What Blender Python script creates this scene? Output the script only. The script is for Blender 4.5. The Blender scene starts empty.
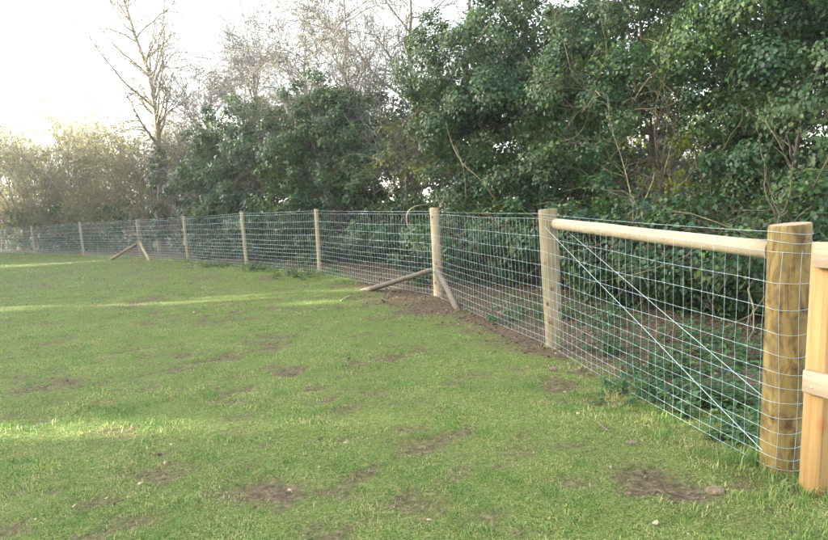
import bpy, math, random
import numpy as np
from mathutils import Vector, Matrix
PI = math.pi
rng = np.random.default_rng(11)
random.seed(11)
S = bpy.context.scene
COL = S.collection

# ------------------------------------------------------------------ camera
W0, H0, FPX = 828.0, 540.0, 660.0
CAM = np.array([0.0, 0.0, 1.45])
PITCH, ROLL = math.atan(67 / FPX), 0.052
_f = np.array([0, math.cos(PITCH), -math.sin(PITCH)])
_r0 = np.array([1.0, 0, 0]); _u0 = np.array([0, math.sin(PITCH), math.cos(PITCH)])
_r = _r0 * math.cos(ROLL) - _u0 * math.sin(ROLL)
_u = _u0 * math.cos(ROLL) + _r0 * math.sin(ROLL)
cd = bpy.data.cameras.new('camera'); cam = bpy.data.objects.new('camera', cd); COL.objects.link(cam)
cam.matrix_world = Matrix(((_r[0], _u[0], -_f[0], CAM[0]), (_r[1], _u[1], -_f[1], CAM[1]),
                           (_r[2], _u[2], -_f[2], CAM[2]), (0, 0, 0, 1)))
cd.sensor_width = 36.0; cd.lens = 36.0 * FPX / W0; cd.clip_start = 0.05; cd.clip_end = 5000
S.camera = cam

# ------------------------------------------------------------------ light
SUN_AZ, SUN_EL = math.radians(-86), math.radians(11)      # azimuth from +Y towards +X
sdir = Vector((math.sin(SUN_AZ) * math.cos(SUN_EL), math.cos(SUN_AZ) * math.cos(SUN_EL), math.sin(SUN_EL)))
w = bpy.data.worlds.new('World'); S.world = w; w.use_nodes = True
nt = w.node_tree; bg = nt.nodes['Background']
sky = nt.nodes.new('ShaderNodeTexSky'); sky.sky_type = 'NISHITA'; sky.sun_disc = False
sky.sun_elevation = SUN_EL; sky.sun_rotation = SUN_AZ
sky.air_density = 1.0; sky.dust_density = 4.0; sky.ozone_density = 1.0
hs = nt.nodes.new('ShaderNodeHueSaturation'); hs.inputs['Saturation'].default_value = 0.45
nt.links.new(sky.outputs[0], hs.inputs['Color']); nt.links.new(hs.outputs[0], bg.inputs[0])
bg.inputs[1].default_value = 0.15
sl = bpy.data.lights.new('sun', 'SUN'); sl.energy = 3.6; sl.angle = math.radians(0.5); sl.color = (1.0, 0.90, 0.73)
so = bpy.data.objects.new('sun', sl); COL.objects.link(so)
so.rotation_euler = sdir.to_track_quat('Z', 'Y').to_euler(); so.location = (-30, 5, 20)
S.view_settings.view_transform = 'Standard'; S.view_settings.look = 'None'
S.view_settings.exposure = 3.75; S.view_settings.gamma = 1.0; S.view_settings.use_curve_mapping = False
S.cycles.max_bounces = 8; S.cycles.diffuse_bounces = 3; S.cycles.glossy_bounces = 2
S.cycles.transmission_bounces = 4; S.cycles.use_denoising = True; S.cycles.denoising_prefilter = 'NONE'

# ------------------------------------------------------------------ pixels to places
def ray(u, v): return _f + _r * ((u - W0 / 2) / FPX) + _u * ((H0 / 2 - v) / FPX)
def G(u, v, z=0.0):
    d = ray(u, v); return CAM + d * ((z - CAM[2]) / d[2])
def AT(u, v, Y):
    d = ray(u, v); return CAM + d * ((Y - CAM[1]) / d[1])

# ------------------------------------------------------------------ noise (numpy)
def _hash(ix, iy, s):
    h = (ix.astype(np.int64) * 374761393 + iy.astype(np.int64) * 668265263 + s * 1274126177) & 0x7fffffff
    h = ((h ^ (h >> 13)) * 1274126177) & 0x7fffffff
    return ((h ^ (h >> 16)) & 0xffff) / 65535.0
def vnoise(x, y, s=0):
    ix, iy = np.floor(x), np.floor(y); fx, fy = x - ix, y - iy
    fx = fx * fx * (3 - 2 * fx); fy = fy * fy * (3 - 2 * fy)
    a, b = _hash(ix, iy, s), _hash(ix + 1, iy, s); c, d = _hash(ix, iy + 1, s), _hash(ix + 1, iy + 1, s)
    return (a * (1 - fx) + b * fx) * (1 - fy) + (c * (1 - fx) + d * fx) * fy
def fbm(x, y, s=0, o=4):
    t, a, n = 0, 0.5, 0
    for k in range(o): t = t + a * vnoise(x * 2 ** k, y * 2 ** k, s + k * 17); n += a; a *= .5
    return t / n
def sstep(a, b, x):
    t = np.clip((x - a) / (b - a), 0, 1); return t * t * (3 - 2 * t)
def unit(v): return v / np.maximum(np.linalg.norm(v, axis=-1, keepdims=True), 1e-9)

# ------------------------------------------------------------------ mesh helpers
def raw_mesh(name, V, F, attrs=None, smooth=False, mats=(), midx=None):
    """F: list of (n,k) integer arrays"""
    me = bpy.data.meshes.new(name)
    V = np.asarray(V, np.float32); F = [np.asarray(f, np.int32) for f in F if len(f)]
    me.vertices.add(len(V)); me.vertices.foreach_set('co', V.ravel())
    nl = sum(f.size for f in F); nf = sum(len(f) for f in F)
    me.loops.add(nl); me.loops.foreach_set('vertex_index', np.concatenate([f.ravel() for f in F]))
    tot = np.concatenate([np.full(len(f), f.shape[1], np.int32) for f in F])
    me.polygons.add(nf); me.polygons.foreach_set('loop_start', np.concatenate([[0], np.cumsum(tot)[:-1]]).astype(np.int32))
    try: me.polygons.foreach_set('loop_total', tot)
    except Exception: pass
    if smooth: me.polygons.foreach_set('use_smooth', np.ones(nf, bool))
    if midx is not None: me.polygons.foreach_set('material_index', np.asarray(midx, np.int32))
    for m in mats: me.materials.append(m)
    for k, a in (attrs or {}).items():
        at = me.attributes.new(k, 'FLOAT', 'POINT'); at.data.foreach_set('value', np.asarray(a, np.float32))
    me.update(calc_edges=True)
    return me
def link(name, me, parent=None, loc=(0, 0, 0)):
    o = bpy.data.objects.new(name, me); COL.objects.link(o); o.location = loc
    if parent is not None: o.parent = parent
    return o
def thing(name, label, cat, loc=(0, 0, 0), group=None):
    o = bpy.data.objects.new(name, None); COL.objects.link(o); o.location = loc; o.empty_display_size = .2
    o['label'] = label; o['category'] = cat
    if group: o['group'] = group
    return o
def tag(o, label=None, cat=None, group=None, kind=None):
    if label: o['label'] = label
    if cat: o['category'] = cat
    if group: o['group'] = group
    if kind: o['kind'] = kind
    return o

def tubes(P, R, sides=4, cap=False):
    """P (N,K,3), R (N,K) -> V, quads"""
    P = np.asarray(P, float); N, K, _ = P.shape
    T = np.empty_like(P); T[:, 1:-1] = P[:, 2:] - P[:, :-2]; T[:, 0] = P[:, 1] - P[:, 0]; T[:, -1] = P[:, -1] - P[:, -2]
    T = unit(T); D = unit(P[:, -1] - P[:, 0])
    ref = np.where(np.abs(D[:, 2:3]) < .8, np.array([[0, 0, 1.0]]), np.array([[1.0, 0, 0]]))[:, None, :]
    A = unit(np.cross(T, np.broadcast_to(ref, T.shape))); B = np.cross(T, A)
    ang = np.arange(sides) * 2 * PI / sides
    V = P[:, :, None, :] + R[:, :, None, None] * (A[:, :, None, :] * np.cos(ang)[None, None, :, None] + B[:, :, None, :] * np.sin(ang)[None, None, :, None])
    idx = np.arange(N * K * sides).reshape(N, K, sides)
    a = idx[:, :-1]; b = idx[:, 1:]
    q = np.stack([a, np.roll(a, -1, 2), np.roll(b, -1, 2), b], -1).reshape(-1, 4)
    F = [q]
    if cap: F += [idx[:, -1], idx[:, 0][:, ::-1]]
    return V.reshape(-1, 3), F
def merge(parts):
    Vs, Fs, off = [], [], 0
    for V, F in parts:
        Vs.append(V); Fs += [f + off for f in F]; off += len(V)
    return np.concatenate(Vs), Fs

def spawn(P, R, n, t0, t1, ang, length, K, curl=.25, up=.0, rr=.6, taper=.25, g=rng, minr=.0015):
    """children of polylines P (M,K0,3): vectorised"""
    M, K0, _ = P.shape
    seg = np.linalg.norm(P[:, -1] - P[:, 0], axis=1); pr = seg / seg.sum()
    pi = g.choice(M, n, p=pr); t = g.uniform(t0, t1, n) * (K0 - 1); i = np.minimum(t.astype(int), K0 - 2); f = (t - i)[:, None]
    st = P[pi, i] * (1 - f) + P[pi, i + 1] * f; d = unit(P[pi, i + 1] - P[pi, i])
    r0 = (R[pi, i] * (1 - f[:, 0]) + R[pi, i + 1] * f[:, 0]) * rr
    rnd = unit(g.normal(size=(n, 3))); perp = unit(rnd - d * (rnd * d).sum(1, keepdims=True))
    a = (ang * g.uniform(.6, 1.4, n))[:, None]
    d = unit(d * np.cos(a) + perp * np.sin(a) + np.array([0, 0, up]))
    L = length * g.uniform(.55, 1.35, n)
    out = np.empty((n, K, 3)); out[:, 0] = st
    for k in range(1, K):
        d = unit(d + g.normal(size=(n, 3)) * curl + np.array([0, 0, up * .3]))
        out[:, k] = out[:, k - 1] + d * (L / (K - 1))[:, None]
    rad = np.maximum(r0, minr)[:, None] * np.linspace(1, taper, K)[None]
    return out, np.maximum(rad, minr * .5)
def curve(p0, p1, K, wob, g=rng, sag=0.0):
    t = np.linspace(0, 1, K)[:, None]; P = p0 + (p1 - p0) * t
    n = g.normal(size=(K, 3)); n = (n + np.roll(n, 1, 0)) * .5
    P = P + n * wob * np.sin(t * PI) ; P[:, 2] += sag * np.sin(t[:, 0] * PI)
    return P

KITE = np.array([[0, 0, 0], [-.46, .36, .10], [0, 1, -.08], [.46, .36, .10]])
KITE_F = np.array([[0, 2, 1], [0, 3, 2]])
IVY = np.array([[0, 0, 0], [-.5, .14, .10], [-.30, .55, .09], [0, 1, -.08], [.30, .55, .09], [.5, .14, .10]])
IVY_F = np.array([[0, 3, 2, 1], [0, 5, 4, 3]])
def leaves(P, N, T, size, tpl='kite', g=rng, aspect=1.0):
    """leaf blades: base at P, facing N, tip towards T"""
    tp, tf = (KITE, KITE_F) if tpl == 'kite' else (IVY, IVY_F)
    n = len(P); N = unit(N); T = unit(T - N * (T * N).sum(1, keepdims=True)); X = np.cross(T, N)
    s = size[:, None, None]
    V = P[:, None, :] + s * (X[:, None, :] * tp[None, :, 0:1] * aspect + T[:, None, :] * tp[None, :, 1:2] + N[:, None, :] * tp[None, :, 2:3])
    k = len(tp); F = (np.arange(n) * k)[:, None, None] + tf[None]
    return V.reshape(-1, 3), [F.reshape(-1, tf.shape[1])], np.repeat(g.random(n), k)

# ------------------------------------------------------------------ materials
def new_mat(name):
    m = bpy.data.materials.new(name); m.use_nodes = True; n = m.node_tree.nodes; l = m.node_tree.links
    return m, n, l, n['Principled BSDF'], n['Material Output']
def ramp(n, cols):
    r = n.new('ShaderNodeValToRGB'); e = r.color_ramp.elements
    while len(e) < len(cols): e.new(.5)
    for k, (p, c) in enumerate(cols): e[k].position = p; e[k].color = (*c, 1)
    return r
def noise(n, l, scale, detail=4, vec=None, rough=.6, dist=0):
    t = n.new('ShaderNodeTexNoise'); t.inputs['Scale'].default_value = scale; t.inputs['Detail'].default_value = detail
    t.inputs['Roughness'].default_value = rough; t.inputs['Distortion'].default_value = dist
    if vec is not None: l.new(vec, t.inputs['Vector'])
    return t
def coords(n, l, scale=(1, 1, 1)):
    tc = n.new('ShaderNodeTexCoord'); mp = n.new('ShaderNodeMapping'); mp.inputs['Scale'].default_value = scale
    l.new(tc.outputs['Object'], mp.inputs['Vector']); return mp.outputs[0]
def mix(n, l, fac, a, b, mode='MIX'):
    m = n.new('ShaderNodeMix'); m.data_type = 'RGBA'; m.blend_type = mode
    for s, v in ((0, fac), (6, a), (7, b)):
        if hasattr(v, 'is_linked'): l.new(v, m.inputs[s])
        elif s == 0: m.inputs[0].default_value = v
        else: m.inputs[s].default_value = (*v, 1)
    return m.outputs[2]
def bump(n, l, h, strength, dist, bsdf):
    b = n.new('ShaderNodeBump'); b.inputs['Strength'].default_value = strength; b.inputs['Distance'].default_value = dist
    l.new(h, b.inputs['Height']); l.new(b.outputs[0], bsdf.inputs['Normal'])

def leaf_mat(name, cols, rough=.4, trans=.25, tcol=(.2, .3, .04), spec=.5, big=None):
    m, n, l, b, o = new_mat(name)
    at = n.new('ShaderNodeAttribute'); at.attribute_name = 'rnd'
    r = ramp(n, cols); l.new(at.outputs['Fac'], r.inputs[0]); c = r.outputs[0]
    if big:
        nz = noise(n, l, big[0], 3, coords(n, l)); rr = ramp(n, [(.42, (0, 0, 0)), (.62, (1, 1, 1))]); l.new(nz.outputs[0], rr.inputs[0])
        c = mix(n, l, rr.outputs[0], c, mix(n, l, .55, c, big[1]))
    l.new(c, b.inputs['Base Color']); b.inputs['Roughness'].default_value = rough; b.inputs['Specular IOR Level'].default_value = spec
    tr = n.new('ShaderNodeBsdfTranslucent'); l.new(mix(n, l, .5, c, tcol), tr.inputs[0])
    ms = n.new('ShaderNodeMixShader'); ms.inputs[0].default_value = trans
    l.new(b.outputs[0], ms.inputs[1]); l.new(tr.outputs[0], ms.inputs[2]); l.new(ms.outputs[0], o.inputs[0])
    return m
def bark_mat(name, cols, scale=14, rough=.9):
    m, n, l, b, o = new_mat(name)
    t = noise(n, l, scale, 5, coords(n, l, (1, 1, .35)))
    r = ramp(n, cols); l.new(t.outputs[0], r.inputs[0]); l.new(r.outputs[0], b.inputs['Base Color'])
    b.inputs['Roughness'].default_value = rough; bump(n, l, t.outputs[0], .5, .01, b)
    return m
def wood_mat(name, cols, grain=(28, 28, 1.6), blotch=None, knots=None, rough=.75, algae=None):
    m, n, l, b, o = new_mat(name)
    cols = [(p, tuple(q * .61 for q in c_)) for p, c_ in cols]
    t = noise(n, l, 1.0, 6, coords(n, l, grain), .65, .6)
    r = ramp(n, cols); l.new(t.outputs[0], r.inputs[0]); c = r.outputs[0]
    if blotch:
        z = noise(n, l, blotch[0], 4, coords(n, l, (1, 1, .55)), .65, .8); rr = ramp(n, [(.47, (0, 0, 0)), (.66, (1, 1, 1))]); l.new(z.outputs[0], rr.inputs[0])
        c = mix(n, l, rr.outputs[0], c, blotch[1])
    if algae:
        z = noise(n, l, algae[0], 3, coords(n, l, (1, 1, .5)), .6); rr = ramp(n, [(.5, (0, 0, 0)), (.75, (.8, .8, .8))]); l.new(z.outputs[0], rr.inputs[0])
        c = mix(n, l, rr.outputs[0], c, algae[1])
    if knots:
        v = n.new('ShaderNodeTexVoronoi'); v.inputs['Scale'].default_value = knots[0]; l.new(coords(n, l, (1, 1, .8)), v.inputs['Vector'])
        rr = ramp(n, [(.09, (1, 1, 1)), (.2, (0, 0, 0))]); l.new(v.outputs['Distance'], rr.inputs[0])
        c = mix(n, l, rr.outputs[0], c, knots[1])
    gz_ = tuple(q * 3.2 if q > 10 else q * .5 for q in grain); ck = noise(n, l, 1.0, 3, coords(n, l, gz_), .5); rr = ramp(n, [(.30, (.38, .38, .38)), (.40, (1, 1, 1))]); l.new(ck.outputs[0], rr.inputs[0])
    if grain[0] != grain[2]: c = mix(n, l, .8, c, rr.outputs[0], 'MULTIPLY')
    l.new(c, b.inputs['Base Color']); b.inputs['Roughness'].default_value = rough; b.inputs['Specular IOR Level'].default_value = .25
    bump(n, l, t.outputs[0], .35, .006, b)
    return m

M = {}
M['ivy'] = leaf_mat('ivy leaf', [(0, (.004, .017, .006)), (.45, (.011, .040, .014)), (.8, (.024, .070, .022)), (1, (.085, .135, .024))], .48, .18, (.16, .28, .03), .26, big=(.8, (.045, .07, .014)))
M['leaf_sun_tint'] = leaf_mat('sun tinted hedge leaf', [(0, (.07, .11, .018)), (.5, (.15, .19, .02)), (1, (.28, .28, .03))], .5, .45, (.5, .5, .03), .35)  # bright yellow stands in for sun on shaded leaves in the gap
M['olive'] = leaf_mat('olive hedge leaf', [(0, (.035, .055, .014)), (.5, (.075, .095, .022)), (1, (.17, .16, .035))], .5, .35, (.3, .32, .03), .3)
M['haw_leaf'] = leaf_mat('bud leaf', [(0, (.09, .105, .030)), (.5, (.15, .15, .045)), (1, (.22, .205, .07))], .6, .4, (.4, .38, .08), .2)
M['nettle'] = leaf_mat('nettle leaf', [(0, (.022, .06, .025)), (.6, (.04, .095, .035)), (1, (.075, .13, .04))], .5, .25, (.2, .3, .05), .35)
M['litter'] = leaf_mat('dead leaf', [(0, (.02, .014, .008)), (.6, (.085, .06, .034)), (.92, (.19, .14, .085)), (1, (.40, .31, .20))], .8, .05, (.3, .2, .1), .2)
M['pale_leaf'] = leaf_mat('pale fallen leaf', [(0, (.20, .145, .085)), (1, (.40, .32, .20))], .7, .15, (.5, .4, .2), .25)
M['grass'] = None
M['bark'] = bark_mat('bark', [(.3, (.05, .037, .024)), (.7, (.15, .115, .075))])
M['bark_light'] = bark_mat('pale bark', [(.3, (.16, .13, .085)), (.7, (.36, .30, .19))])
M['twig'] = bark_mat('twig bark', [(.3, (.072, .066, .052)), (.7, (.15, .137, .110))])
M['twig_olive'] = bark_mat('hawthorn twig', [(.3, (.105, .098, .052)), (.7, (.22, .20, .11))], 6)
M['branch_olive'] = bark_mat('mossy branch', [(.3, (.07, .06, .03)), (.7, (.19, .16, .085))], 9)
M['post_pale'] = wood_mat('pale peeled post', [(.25, (.40, .31, .185)), (.6, (.52, .42, .26)), (.85, (.60, .50, .33))], blotch=(4, (.30, .23, .14)), knots=(9.0, (.10, .055, .03)))
M['post_weather'] = wood_mat('weathered strainer', [(.25, (.23, .185, .11)), (.6, (.37, .30, .185)), (.85, (.47, .39, .25))], blotch=(5, (.15, .11, .06)), algae=(6, (.15, .17, .09)), knots=(8, (.09, .05, .03)))
M['post_mottled'] = wood_mat('mottled treated strainer', [(.25, (.20, .135, .042)), (.6, (.36, .26, .085)), (.85, (.46, .35, .14))], (22, 22, 2.5), blotch=(12, (.055, .028, .012)), algae=(9, (.14, .11, .04)))
M['rail'] = wood_mat('peeled rail', [(.25, (.40, .32, .20)), (.6, (.54, .45, .30)), (.85, (.62, .53, .37))], (24, 24, 24))
M['strut'] = wood_mat('bark strut', [(.25, (.10, .08, .06)), (.6, (.20, .165, .12)), (.85, (.33, .28, .2))], (14, 14, 14))
M['endgrain'] = wood_mat('end grain', [(.25, (.30, .22, .13)), (.6, (.44, .35, .22)), (.85, (.54, .44, .29))], (60, 60, 60))
M['sawn'] = wood_mat('sawn softwood', [(.25, (.40, .225, .075)), (.6, (.54, .335, .13)), (.85, (.63, .44, .20))], (40, 40, 1.8), knots=(4.2, (.30, .13, .05)))
M['sawn_rail'] = wood_mat('sawn rail', [(.25, (.42, .30, .19)), (.6, (.53, .40, .27)), (.85, (.61, .48, .34))], (1.8, 34, 34), knots=(4.0, (.36, .19, .1)))
m, n, l, b, o = new_mat('galvanised wire')
b.inputs['Base Color'].default_value = (.36, .44, .45, 1); b.inputs['Metallic'].default_value = .45; b.inputs['Roughness'].default_value = .45
M['wire'] = m
m, n, l, b, o = new_mat('stone'); t = noise(n, l, 30, 4, coords(n, l)); r = ramp(n, [(.3, (.07, .052, .03)), (.7, (.17, .13, .08))])
l.new(t.outputs[0], r.inputs[0]); l.new(r.outputs[0], b.inputs['Base Color']); b.inputs['Roughness'].default_value = .9; M['stone'] = m

# ------------------------------------------------------------------ fence line
# pixel of base, pixel of top, radius at base, radius at top
POST = [((779, 467), (790, 224), .092, .096, 'post_mottled'), ((554, 346), (547.5, 209), .078, .088, 'post_weather'),
        ((438.5, 296), (434.5, 208), .072, .074, 'post_pale'), ((320, 274), (316, 209), .050, .048, 'post_pale'),
        ((247, 267), (241.5, 212), .050, .048, 'post_pale'), ((188, 261.5), (183.5, 216), .048, .046, 'post_pale'),
        ((141, 258), (138, 219), .075, .080, 'post_weather'), ((84, 256), (79.5, 222), .050, .050, 'post_pale'),
        ((35, 254), (31, 226), .050, .050, 'post_pale'), ((2.5, 252.6), (-1, 228), .050, .050, 'post_pale'),
        ((-38, 251.5), (-42, 229), .050, .050, 'post_pale'), ((-85, 250.5), (-89, 231), .050, .050, 'post_pale')]
PB = np.array([G(*p[0]) for p in POST]); PT = np.array([AT(*p[1], b_[1]) for p, b_ in zip(POST, PB)])
LINE = np.vstack([PB[0] + unit(PB[0] - PB[1]) * 8, PB, PB[-1] + unit(PB[-1] - PB[-2]) * 60])[:, :2]
def fence_dist(x, y):
    """signed: positive on the hedge side, plus index of the nearest place along the line (u = post number)"""
    best = np.full(x.shape, 1e9); sg = np.zeros(x.shape); uu = np.zeros(x.shape)
    for k in range(len(LINE) - 1):
        a, b_ = LINE[k], LINE[k + 1]; d = b_ - a; L2 = d @ d
        t = np.clip(((x - a[0]) * d[0] + (y - a[1]) * d[1]) / L2, 0, 1)
        px, py = x - a[0] - d[0] * t, y - a[1] - d[1] * t; ds = np.hypot(px, py)
        cr = d[0] * (y - a[1]) - d[1] * (x - a[0])
        mk = ds < best; best = np.where(mk, ds, best); sg = np.where(mk, np.where(cr < 0, 1, -1), sg); uu = np.where(mk, k - 1 + t, uu)
    return best * sg, uu

# ------------------------------------------------------------------ ground masks
PATCH = [(268, 491, 34, 12, 1), (250, 488, 20, 9, .7), (655, 478, 40, 12, .9), (685, 492, 40, 14, 1), (640, 488, 25, 12, .9), (290, 371, 19, 5, .9), (312, 388, 13, 3.5, .7),
         (485, 521, 24, 7, .85), (575, 483, 14, 8, .8), (392, 357, 16, 4, .8), (8, 530, 22, 12, .75), (455, 479, 12, 4, .7), (183, 355, 10, 3, .7),
         (352, 498, 14, 4, .6), (105, 432, 20, 5, .45), (375, 392, 14, 4, .5), (598, 400, 18, 6, .5), (150, 520, 22, 6, .45), (345, 412, 14, 4, .5),
         (205, 278, 14, 1.6, .6), (265, 279, 12, 1.5, .6), (520, 448, 20, 5, .4), (60, 385, 24, 5, .4), (240, 432, 18, 5, .4), (420, 515, 20, 6, .4), (745, 485, 22, 9, .6), (335, 540, 26, 8, .5)]
def bare_mask(x, y):
    n1 = fbm(x * 1.9, y * 1.9, 3); n2 = fbm(x * 7, y * 7, 9, 3)
    bare = sstep(.55, .69, .45 * n1 + .55 * n2) * .8
    for (u, v, ru, rv, s) in PATCH:
        c = G(u, v); rx = ru / FPX * c[1]; ry = abs(G(u, v - rv)[1] - G(u, v + rv)[1]) / 2
        d = np.hypot((x - c[0]) / rx, (y - c[1]) / ry) + (n2 - .5) * 1.3
        bare = np.maximum(bare, s * (1 - sstep(.65, 1.25, d)))
    sd, uu = fence_dist(x, y); wob = (n1 - .5) * .9 + (n2 - .5) * .5
    wid = np.interp(uu, [-1, 0, .35, .8, 1.0, 1.5, 2.0, 2.35, 2.6, 3, 4, 12], [-.45, -.45, -.4, .2, .42, .66, .95, .5, -.05, -.3, -.3, -.3])
    strip = sstep(-.3, .3, sd + wid + wob * 1.1)
    return np.maximum(bare, strip), sd, uu, strip
def gz(x, y):
    return (fbm(x * .55, y * .55, 21, 3) - .5) * .05

# ------------------------------------------------------------------ ground sheet
def spaced(a, b, s0, grow, fine_end):
    out = [a]; s = s0
    while out[-1] < b:
        if out[-1] > fine_end: s *= grow
        out.append(out[-1] + s)
    return out
xr = spaced(0, 1800, .10, 1.12, 5.0); xs = np.array([-v for v in xr[:0:-1]] + xr)
ya = spaced(2.0, 2600, .09, 1.05, 9.0); yb = spaced(-2.0, 900, .3, 1.25, -1.9); ys = np.array([-v for v in yb[::-1]] + list(np.arange(2.0 - .26 * 0, 2.0, .1)) + ya)
X, Y = np.meshgrid(xs, ys); bare, sd, uu, strip = bare_mask(X, Y)
nearf = 1 - sstep(30, 60, np.hypot(X, Y))
Zg = gz(X, Y) * nearf - bare * (1 - strip) * .022 * nearf + (fbm(X * 9, Y * 9, 5, 3) - .5) * .035 * (bare * .8 + .15) * (np.hypot(X, Y) < 14) + strip * nearf * (fbm(X * 1.3, Y * 1.3, 31, 3) - .5) * .05
ny, nx = X.shape; ii = np.arange(ny * nx).reshape(ny, nx)
gF = np.stack([ii[:-1, :-1], ii[:-1, 1:], ii[1:, 1:], ii[1:, :-1]], -1).reshape(-1, 4)
m, n, l, b, o = new_mat('lawn soil')
at = n.new('ShaderNodeAttribute'); at.attribute_name = 'bare'; co = coords(n, l)
t1 = noise(n, l, 26, 6, co, .7); t2 = noise(n, l, 1.6, 4, co, .6); t3 = noise(n, l, 110, 3, co, .7)
soil = ramp(n, [(.3, (.028, .021, .012)), (.5, (.082, .061, .037)), (.7, (.19, .145, .094))]); l.new(t1.outputs[0], soil.inputs[0])
turf = ramp(n, [(.3, (.055, .085, .02)), (.5, (.12, .14, .04)), (.62, (.20, .18, .075)), (.8, (.28, .24, .13))]); l.new(t1.outputs[0], turf.inputs[0])
turf2 = ramp(n, [(.35, (.055, .12, .020)), (.65, (.10, .15, .032))]); l.new(t2.outputs[0], turf2.inputs[0])
tf = mix(n, l, .4, turf.outputs[0], turf2.outputs[0]); sp = ramp(n, [(.38, (.35, .35, .35)), (.6, (1.25, 1.25, 1.25))]); l.new(t3.outputs[0], sp.inputs[0]); tf = mix(n, l, 1.0, tf, sp.outputs[0], 'MULTIPLY')
c = mix(n, l, at.outputs['Fac'], tf, soil.outputs[0])
l.new(c, b.inputs['Base Color']); b.inputs['Roughness'].default_value = .95; b.inputs['Specular IOR Level'].default_value = .1
bump(n, l, t1.outputs[0], .8, .03, b); M['ground'] = m
gme = raw_mesh('ground', np.stack([X, Y, Zg], -1).reshape(-1, 3), [gF], {'bare': bare.ravel()}, True, [m])
go = link('ground', gme); tag(go, 'worn lawn soil with bare earth patches running under the hedge', 'ground', kind='structure')

def ground_z(x, y):
    """height of the sheet (bilinear)"""
    i = np.clip(np.searchsorted(xs, x) - 1, 0, nx - 2); j = np.clip(np.searchsorted(ys, y) - 1, 0, ny - 2)
    fx = (x - xs[i]) / (xs[i + 1] - xs[i]); fy = (y - ys[j]) / (ys[j + 1] - ys[j])
    return (Zg[j, i] * (1 - fx) + Zg[j, i + 1] * fx) * (1 - fy) + (Zg[j + 1, i] * (1 - fx) + Zg[j + 1, i + 1] * fx) * fy

# ------------------------------------------------------------------ grass
m, n, l, b, o = new_mat('grass blade')
at = n.new('ShaderNodeAttribute'); at.attribute_name = 'rnd'; ad = n.new('ShaderNodeAttribute'); ad.attribute_name = 'dry'
r1 = ramp(n, [(0, (.045, .115, .020)), (.4, (.092, .20, .034)), (.75, (.165, .265, .052)), (1, (.30, .33, .09))]); l.new(at.outputs['Fac'], r1.inputs[0])
r2 = ramp(n, [(0, (.15, .17, .045)), (.5, (.26, .25, .095)), (1, (.42, .37, .19))]); l.new(at.outputs['Fac'], r2.inputs[0])
c = mix(n, l, ad.outputs['Fac'], r1.outputs[0], r2.outputs[0]); l.new(c, b.inputs['Base Color']); b.inputs['Roughness'].default_value = .55; b.inputs['Specular IOR Level'].default_value = .3
tr = n.new('ShaderNodeBsdfTranslucent'); l.new(c, tr.inputs[0]); ms = n.new('ShaderNodeMixShader'); ms.inputs[0].default_value = .35
l.new(b.outputs[0], ms.inputs[1]); l.new(tr.outputs[0], ms.inputs[2]); l.new(ms.outputs[0], o.inputs[0]); M['grass'] = m
def grass_points(n, d0, d1):
    r = np.sqrt(rng.uniform(d0 * d0, d1 * d1, n)); lim = 0.80
    x = r * rng.uniform(-lim, lim, n); y = r.copy()
    return x, y
def blades(n, d0, d1, h0, h1, wid, bent, xy=None):
    x, y = grass_points(n, d0, d1) if xy is None else xy; n = len(x); bare, sd, uu, strip = bare_mask(x, y)
    keep = rng.random(n) > bare * (1.02 if xy is None else .75)
    keep &= sd < 1.6
    tuft = sstep(.25, .75, fbm(x * 4.5, y * 4.5, 41, 3)); keep &= rng.random(n) < .65 + .5 * tuft
    x, y, uu, sd, tuft, bare = x[keep], y[keep], uu[keep], sd[keep], tuft[keep], bare[keep]; k = len(x)
    big = fbm(x * .8, y * .8, 51, 4); fine = fbm(x * 5, y * 5, 57, 3); vf = fbm(x * 13, y * 13, 59, 2)
    dry = np.clip(sstep(.42, .64, .2 * big + .45 * fine + .35 * vf) * .68 + rng.random(k) * .2 + (rng.random(k) < .14) * .5 + bare * .8, 0, 1)
    rnd = np.clip(rng.random(k) * .9 + .08 + (fbm(x * 3.6, y * 3.6, 61, 3) - .5) * 1.1 + (fbm(x * .35, y * .35, 65, 2) - .5) * .15, 0, 1)
    edge = np.exp(-((sd + .15) / .22) ** 2)
    h = .8 * rng.uniform(h0, h1, k) * (.65 + .7 * tuft) * (1 - .35 * dry) * (1 + 1.6 * edge * (uu > 2.4) + .9 * edge * (uu < .8))
    a = rng.uniform(0, 2 * PI, k); lean = rng.uniform(.25, 1.35, k) + .3 * dry
    z = ground_z(x, y) - .004; base = np.stack([x, y, z], 1)
    d = np.stack([np.cos(a), np.sin(a), np.zeros(k)], 1); s = np.stack([-np.sin(a), np.cos(a), np.zeros(k)], 1)
    ww = (wid * rng.uniform(.7, 1.3, k))[:, None]
    tip = base + d * (h * np.sin(lean))[:, None] + np.array([0, 0, 1]) * (h * np.cos(lean))[:, None]
    if bent:
        mid = base + d * (h * .42 * np.sin(lean * .5))[:, None] + np.array([0, 0, 1]) * (h * .55 * np.cos(lean * .5))[:, None]
        V = np.stack([base - s * ww, base + s * ww, mid + s * ww * .8, mid - s * ww * .8, tip], 1); q = (np.arange(k) * 5)[:, None]
        return V.reshape(-1, 3), [q + np.array([[0, 1, 2, 3]]), q + np.array([[3, 2, 4]])], np.repeat(rnd, 5), np.repeat(dry, 5)
    V = np.stack([base - s * ww, base + s * ww, tip], 1); q = (np.arange(k) * 3)[:, None]
    return V.reshape(-1, 3), [q + np.array([[0, 1, 2]])], np.repeat(rnd, 3), np.repeat(dry, 3)
parts = [blades(230000, 2.2, 5.2, .011, .032, .0024, False), blades(40000, 2.2, 5.2, .016, .040, .0022, True), blades(170000, 5.2, 8, .014, .036, .0034, False), blades(230000, 8, 14, .016, .042, .0046, False), blades(270000, 14, 44, .03, .06, .0095, False)]
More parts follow.
